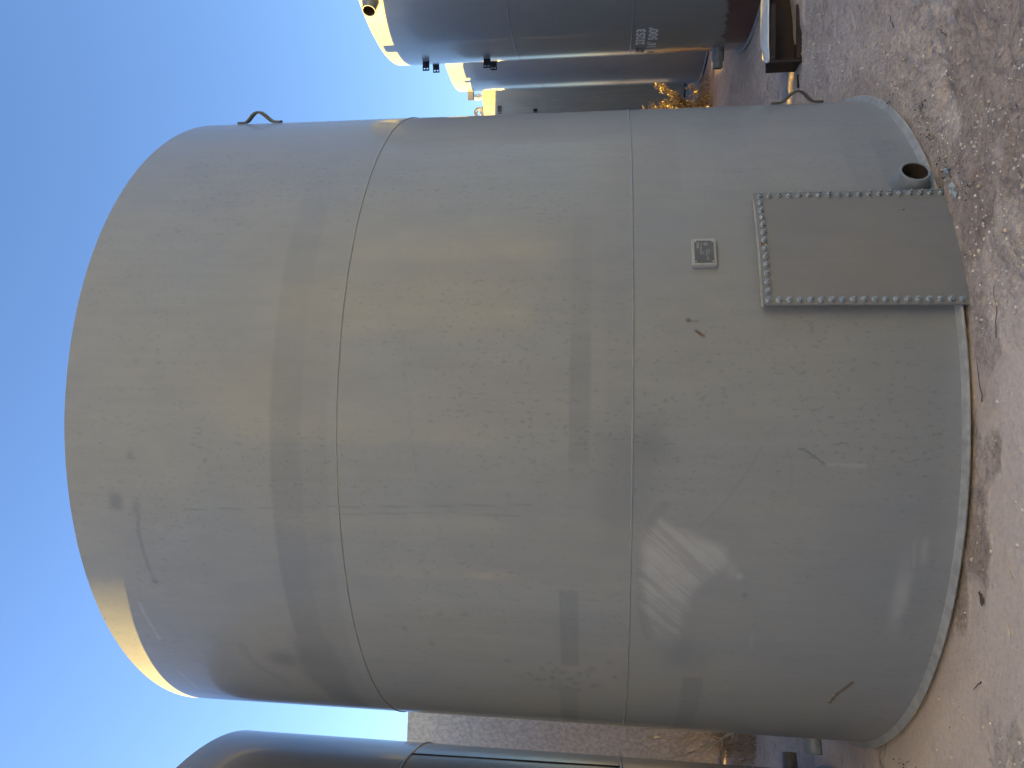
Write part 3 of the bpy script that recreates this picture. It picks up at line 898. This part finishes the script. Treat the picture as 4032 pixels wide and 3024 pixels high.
# -- unseen tanks added left of the front row, shading the facing row low down
for i, (x, y, lab) in enumerate(((-10.05, 3.87, 'unseen grey steel tank added next to the dark one for its shade'), (-14.95, 2.71, 'unseen grey steel tank added two places along from the dark one'),
                                 (-19.9, 1.55, 'unseen grey steel tank added three places along from the dark one'))):
    tank('storage_tank', x, y, 0, 2.36, 4.79, (1.607, 3.19), M_PAINT2, lab, 'grey steel storage tanks', seed=60 + i)
# -- unseen row added behind the camera, tall and pale to throw warm light back
for i, (x, y, lab) in enumerate(((-11.4, -5.8, 'leftmost pale steel tank of the row added behind the camera to bounce light'), (-5.4, -5.1, 'second pale steel tank of the row added behind the camera to bounce light'),
                                 (0.6, -4.4, 'middle pale steel tank of the row added behind the camera to bounce light'), (6.6, -3.7, 'fourth pale steel tank of the row added behind the camera to bounce light'),
                                 (12.6, -3.0, 'rightmost pale steel tank of the row added behind the camera to bounce light'))):
    tank('storage_tank', x, y, 0, 2.36, 7.3, (1.607, 3.19, 5.0), M_PALETANK, lab, 'pale steel tanks added behind the camera', seed=40 + i)

# ------------------------------------------------------------------ open rusty box with bowed sheet top
box = empty('steel_box', (3.03, 7.13, -0.01))
tag(box, 'open-fronted rusty steel box with a bowed shiny sheet top lying on the dirt', 'steel box')
BL, BH, BD = 1.7, 0.265, 0.25
def rail(name, x0, y0, z0, x1, y1, z1, mat=M_RUST, bv=0.003):
    bm = bmesh.new()
    bm_box(bm, (x0 + x1) / 2, (y0 + y1) / 2, (z0 + z1) / 2, x1 - x0, y1 - y0, z1 - z0, bevel=bv)
    return link(name, bm_mesh(name, bm), mat, box)
rail('top_rail', 0.0, -0.03, BH - 0.045, 0.52, 0.0, BH)
rail('end_post', -0.03, -0.028, -0.02, 0.0, 0.012, BH + 0.002)
rail('bottom_rail', 0.0, -0.035, -0.02, 0.5, 0.0, 0.035)
rail('end_panel', -0.012, 0.012, -0.02, 0.0, BD, BH - 0.01)
rail('back_panel', 0.0, BD - 0.012, -0.02, BL, BD, BH - 0.01)
rail('floor_panel', 0.0, 0.002, -0.03, BL, BD - 0.014, -0.012)
rail('far_end_panel', BL, 0.0, -0.02, BL + 0.012, BD, BH - 0.01)
nx_, ny_ = 40, 14
U, Vv = np.meshgrid(np.linspace(0, 1, nx_), np.linspace(0, 1, ny_))
xs0 = -0.01 + 0.16 * Vv ** 1.5
SX = xs0 + (BL + 0.02 - xs0) * U
SY = -0.01 + (BD + 0.06) * Vv
SZ = BH + 0.004 + 0.045 * np.sin(np.pi * np.clip(Vv * 0.9 + 0.05, 0, 1)) * sstep(0.0, 0.12, U) + 0.004 * (fbm(U * 8, Vv * 3, 3) - .5)
top_me = grid_mesh('sheet_top', np.stack([SX, SY, SZ], -1))
sh = link('sheet_top', top_me, M_GALV, box)
sol = sh.modifiers.new('thick', 'SOLIDIFY'); sol.thickness = 0.006; sol.offset = 1
# drifted sand inside and in front of the box
V = []
px_, py_ = np.meshgrid(np.linspace(0.02, BL - 0.02, 30), np.linspace(-0.22, BD - 0.03, 16))
pz_ = 0.02 + 0.13 * sstep(0.35, 1.2, px_) * (1 - np.abs(py_) * 1.4) + 0.012 * (fbm(px_ * 7, py_ * 7, 4) - .5) - 0.08 * sstep(-0.12, -0.22, py_) - 0.06 * sstep(0.35, 0.05, px_)
sm = link('drifted_sand', grid_mesh('drifted_sand', np.stack([px_ + 3.03, py_ + 7.13, pz_ - 0.02], -1)), M_GROUND)
tag(sm, kind='structure')

# ------------------------------------------------------------------ plants and litter
def zg(x, y): return float(gz(x, y))

def twig_plant(name, x, y, h, spread, n, mat, label, cat, group=None, seed=0, lean=(0, 0), r=0.006, sub=4, leafmat=None, leafn=0, leaf=(0.05, 0.012)):
    rg = np.random.default_rng(seed)
    root = empty(name, (x, y, zg(x, y)))
    tag(root, label, cat, group)
    V, F = [], []; tips = []
    for i in range(n):
        a = rg.uniform(0, 6.283); s = spread * rg.uniform(.2, 1)
        p = np.array([rg.normal() * .03, rg.normal() * .03, -0.02]); d = np.array([math.cos(a) * s + lean[0], math.sin(a) * s + lean[1], 1.0]); d /= np.linalg.norm(d)
        L = h * rg.uniform(.5, 1.05); pts = [p]
        m = 7
        for k in range(m):
            d = d + rg.normal(size=3) * .13; d /= np.linalg.norm(d)
            p = p + d * L / m; pts.append(p)
        tube_pts(V, F, pts, list(np.linspace(r, r * .3, m + 1)), 4)
        for q in range(sub):
            k = rg.integers(1, m + 1); b = pts[k]; dd = d + rg.normal(size=3) * .8; dd /= np.linalg.norm(dd); l2 = L * rg.uniform(.12, .35)
            pp = [b]
            for z_ in range(4):
                dd = dd + rg.normal(size=3) * .25; dd /= np.linalg.norm(dd); b = b + dd * l2 / 4; pp.append(b)
            tube_pts(V, F, pp, list(np.linspace(r * .5, r * .2, 5)), 3); tips += pp[1:]
        tips += pts[3:]
    link('stems', py_mesh('stems', V, F), mat, root)
    if leafmat:
        V, F = [], []
        tips = np.array(tips)
        for i in range(leafn):
            b = tips[rg.integers(len(tips))] + rg.normal(size=3) * .02
            d = rg.normal(size=3) + np.array([0, 0, .9]); d /= np.linalg.norm(d)
            w = np.cross(d, rg.normal(size=3)); w /= np.linalg.norm(w)
            l, ww = leaf[0] * rg.uniform(.5, 1.3), leaf[1] * rg.uniform(.6, 1.3)
            k = len(V)
            V += [b - w * ww * .5, b + d * l * .5 - w * ww * .6, b + d * l, b + d * l * .5 + w * ww * .6, b + w * ww * .5]
            F.append((k, k + 1, k + 2, k + 3, k + 4))
        link('foliage', py_mesh('foliage', V, F), leafmat, root)
    return root

def grass_clump(name, x, y, rad, h, n, mat, label, cat, group=None, seed=0):
    rg = np.random.default_rng(seed)
    root = empty(name, (x, y, zg(x, y)))
    tag(root, label, cat, group)
    V, F = [], []
    for i in range(n):
        a = rg.uniform(0, 6.283); q = rad * math.sqrt(rg.random())
        b = np.array([q * math.cos(a), q * math.sin(a), -0.02])
        d = np.array([rg.normal() * .45, rg.normal() * .45, 1]); d /= np.linalg.norm(d)
        L = h * rg.uniform(.35, 1.0); w = np.array([math.cos(a + 1.5), math.sin(a + 1.5), 0]) * rg.uniform(.003, .008)
        c = rg.normal(size=3) * .25; c[2] = -abs(c[2])
        k = len(V); m = 4
        for s in range(m + 1):
            t = s / m; p = b + d * L * t + c * L * t * t; ww = w * (1 - t * .9)
            V += [p - ww, p + ww]
        for s in range(m):
            F.append((k + 2 * s, k + 2 * s + 1, k + 2 * s + 3, k + 2 * s + 2))
    link('blades', py_mesh('blades', V, F), mat, root)
    return root

# right-hand gap, in front of the tan tank
twig_plant('dry_bush', 4.74, 13.2, 0.95, 0.42, 40, M_BARK, 'sunlit golden dry bush in front of the tan tank', 'bush', seed=2, lean=(0.05, 0), r=0.008, sub=7, leafmat=M_GOLD, leafn=7500, leaf=(0.06, 0.016))
grass_clump('dry_grass', 5.08, 14.0, 0.75, 0.30, 900, M_STRAWD, 'brown dry grass tuft at the foot of the tank with the black gap', 'grass', seed=4)
grass_clump('dry_grass', 4.62, 13.9, 0.7, 0.35, 1000, M_STRAWD, 'low brown dry grass behind the golden bush', 'grass', seed=5)
twig_plant('dry_bush', 5.25, 14.6, 1.15, 0.32, 40, M_STRAWD, 'thin brown leafless bush leaning on the tan tank behind the golden bush', 'bush', seed=9, r=0.006, sub=10, leafmat=M_GOLD, leafn=500, leaf=(0.04, 0.008))
# left-hand gap
grass_clump('dry_grass', -4.78, 10.72, 0.4, 0.45, 1500, M_STRAWD, 'low dry grass touched by specks of sun at the foot of the mottled tank', 'grass', seed=44)
grass_clump('dry_grass', -4.1, 9.6, 0.75, 0.5, 1500, M_STRAWD, 'brown dry grass on the ground of the left gap, below the pale twigs', 'grass', seed=6)
twig_plant('dry_weed', -3.62, 8.55, 1.15, 0.6, 26, M_STRAW, 'pale leafless weed with long crossing stems in the left gap, nearest the camera', 'weed', seed=12, lean=(-.12, 0.1), r=0.012, sub=9)
twig_plant('dry_weed', -4.5, 10.2, 1.4, 0.5, 22, M_STRAW, 'tall pale leafless weed standing in front of the mottled tank', 'weed', seed=14, r=0.009, sub=10)
twig_plant('dry_weed', -4.9, 11.0, 1.2, 0.6, 18, M_STRAWD, 'brown bushy weed at the foot of the mottled tank', 'weed', seed=15, r=0.005, sub=10)

# small green sprouts along the front tank's foot
for i, (x, y, h, lab) in enumerate((
        (1.80, 4.83, 0.055, 'small green sprout by the flange, furthest to the right'),
        (1.56, 4.37, 0.05, 'small green sprout standing clear of the flange on bare dirt'),
        (1.40, 4.28, 0.045, 'flattened grey-green sprout between the flange and the open pipe'),
        (1.09, 4.055, 0.045, 'green sprout beside the pale blue plastic scraps'),
        (0.99, 3.90, 0.035, 'tiny green sprout at the lower right corner of the cleanout plate'),
        (1.17, 4.12, 0.05, 'dark green sprout under the open pipe'),
        (-2.22, 4.62, 0.05, 'green sprout at the left foot of the front tank'))):
    twig_plant('sprout', x, y, h * 0.75, 0.5, 5, M_GREEN, lab, 'sprout', 'green sprouts by the tank foot', seed=30 + i, r=0.0018, sub=2, leafmat=M_GREEN, leafn=36, leaf=(0.013, 0.006))

def scrap(name, x, y, sx, sy, rot, label, cat, mat, seed, hole=False):
    rg = np.random.default_rng(seed)
    n = 14; V = []; F = []
    for layer in (0, 1):
        for i in range(n):
            t = 2 * math.pi * i / n; q = .75 + .45 * rg.random() if layer == 0 else None
            if layer == 0:
                px, py = sx * q * math.cos(t), sy * q * math.sin(t)
                V.append((px, py, 0.012 + 0.012 * rg.random()))
        if layer == 1:
            V += [(v[0] * .96, v[1] * .96, v[2] - 0.004) for v in V[:n]]
    if hole:
        m = len(V); V += [(v[0] * .3 + .004, v[1] * .3, v[2] + .004) for v in V[:n]]
        F += [(i, (i + 1) % n, m + (i + 1) % n, m + i) for i in range(n)]
    else:
        F.append(tuple(range(n)))
    F += [(i, n + i, n + (i + 1) % n, (i + 1) % n) for i in range(n)]
    o = link(name, py_mesh(name, V, F), mat)
    o.location = (x, y, zg(x, y)); o.rotation_euler = (0.15, -0.1, rot)
    tag(o, label, cat)
    return o
scrap('plastic_scrap', 1.00, 3.99, 0.052, 0.020, 0.5, 'torn pale blue plastic scrap with a hole, beside the cleanout plate', 'scrap', M_SCRAP, 3, True)
scrap('plastic_scrap', 1.12, 4.07, 0.024, 0.011, 0.9, 'small pale blue plastic scrap tucked under the open pipe', 'scrap', M_SCRAP, 4)
scrap('leaf', -0.98, 3.71, 0.035, 0.011, 0.2, 'curled brown leaf on the smooth sand', 'leaf', M_STICK, 6)

def twig(x, y, L, rot, r, label, seed, mat=M_STICK, lift=0.004):
    rg = np.random.default_rng(seed)
    V, F = [], []
    pts = []
    for i in range(7):
        t = i / 6 - .5
        xx = x + L * t * math.cos(rot) + rg.normal() * L * .02; yy = y + L * t * math.sin(rot) + rg.normal() * L * .02
        pts.append((xx - x, yy - y, zg(xx, yy) + lift + r))
    tube_pts(V, F, pts, list(np.linspace(r, r * .45, 7)), 6)
    o = link('twig', py_mesh('twig', V, F), mat, None, True, (x, y, 0))
    tag(o, label, 'twig', 'twigs lying on the ground')
twig(0.03, 3.76, 0.20, 0.25, 0.0022, 'thin straight twig on the sand by the flange, near the middle', 1)
twig(-1.42, 3.78, 0.10, 2.3, 0.003, 'short dark twig on the sand at left', 2)
twig(-0.76, 3.50, 0.16, 0.35, 0.002, 'pale grass stalk lying on the rough dirt patch', 3, M_STRAW)
twig(0.35, 3.62, 0.24, 0.15, 0.002, 'long grey twig on the dirt below the cleanout plate', 4)
twig(-1.05, 3.50, 0.07, 0.4, 0.003, 'small pale twig stump on the rough dirt', 5, M_STRAW)
twig(2.3, 4.9, 0.14, 0.6, 0.003, 'dark twig on open dirt at the right', 6)
twig(1.9, 4.2, 0.16, 0.9, 0.003, 'bent dark twig among the pebbles at the right', 7)
bm = bmesh.new()
bm_box(bm, 0, 0, 0, 0.13, 0.03, 0.014, bevel=0.002)
o = link('wood_strip', bm_mesh('wood_strip', bm), M_RUST, None, False, (2.88, 7.25, zg(2.88, 7.25) + 0.007))
o.rotation_euler = (0, 0, 0.15)
tag(o, 'dark brown strip lying on the dirt next to the sunlit streak', 'strip')

# gravel: too many to count
ico = bmesh.new(); bmesh.ops.create_icosphere(ico, subdivisions=1, radius=1)
ico.verts.ensure_lookup_table()
IV = np.array([v.co[:] for v in ico.verts]); IF = np.array([[v.index for v in f.verts] for f in ico.faces]); ico.free()
def gravel(name, n, smin, smax, mat, seed, area, dens=None):
    rg = np.random.default_rng(seed)
    xs = rg.uniform(area[0], area[1], n); u = rg.random(n); ys = area[2] + (area[3] - area[2]) * u ** 1.5
    keep = np.hypot(xs - TN[0], ys - TN[1]) > 2.45
    if dens is not None:
        keep &= rg.random(n) < dens(xs, ys)
    xs, ys = xs[keep], ys[keep]; n = len(xs)
    s = smin + (smax - smin) * rg.random(n) ** 3.5
    zz = gz(xs, ys)
    P = IV[None] * (1 + 0.28 * rg.normal(size=(n, len(IV), 1)).clip(-1.5, 1.5)) * s[:, None, None] * np.array([1, .85, .62])
    a = rg.uniform(0, 6.28, n); ca, sa = np.cos(a)[:, None], np.sin(a)[:, None]
    X = P[:, :, 0] * ca - P[:, :, 1] * sa; Y = P[:, :, 0] * sa + P[:, :, 1] * ca
    P = np.stack([X + xs[:, None], Y + ys[:, None], P[:, :, 2] + (zz + s * .2)[:, None]], -1)
    F = (IF[None] + (np.arange(n) * len(IV))[:, None, None]).reshape(-1, 3)
    me = bpy.data.meshes.new(name)
    me.vertices.add(n * len(IV)); me.vertices.foreach_set('co', P.reshape(-1).astype(np.float32))
    me.loops.add(F.size); me.loops.foreach_set('vertex_index', F.reshape(-1).astype(np.int32))
    me.polygons.add(len(F)); me.polygons.foreach_set('loop_start', np.arange(0, F.size, 3, dtype=np.int32))
    me.update(calc_edges=True)
    o = link(name, me, mat)
    tag(o, kind='stuff')
    return o
dn = lambda x, y: (0.15 + 0.85 * sstep(0.4, 0.62, fbm(x * 1.1 + 4, y * 1.1, 71, 3))) * (1 - 0.85 * sandmask(x, y))
M_PALE = plain('white_pebble', (0.80, 0.73, 0.66), 0.9, var=0.3, scale=9)
M_CLOD = plain('dirt_clod', (0.62, 0.50, 0.415), 0.95, var=0.4, scale=12)
o = gravel('gravel', 8500, 0.0018, 0.0105, M_PALE, 5, (-2.6, 5.0, 3.1, 7.5), dn); tag(o, 'pale pebbles scattered over the dirt')
o = gravel('dirt_clods', 12000, 0.002, 0.013, M_CLOD, 6, (-2.6, 5.5, 3.1, 8.5), dn); tag(o, 'small brown dirt clods scattered over the ground')
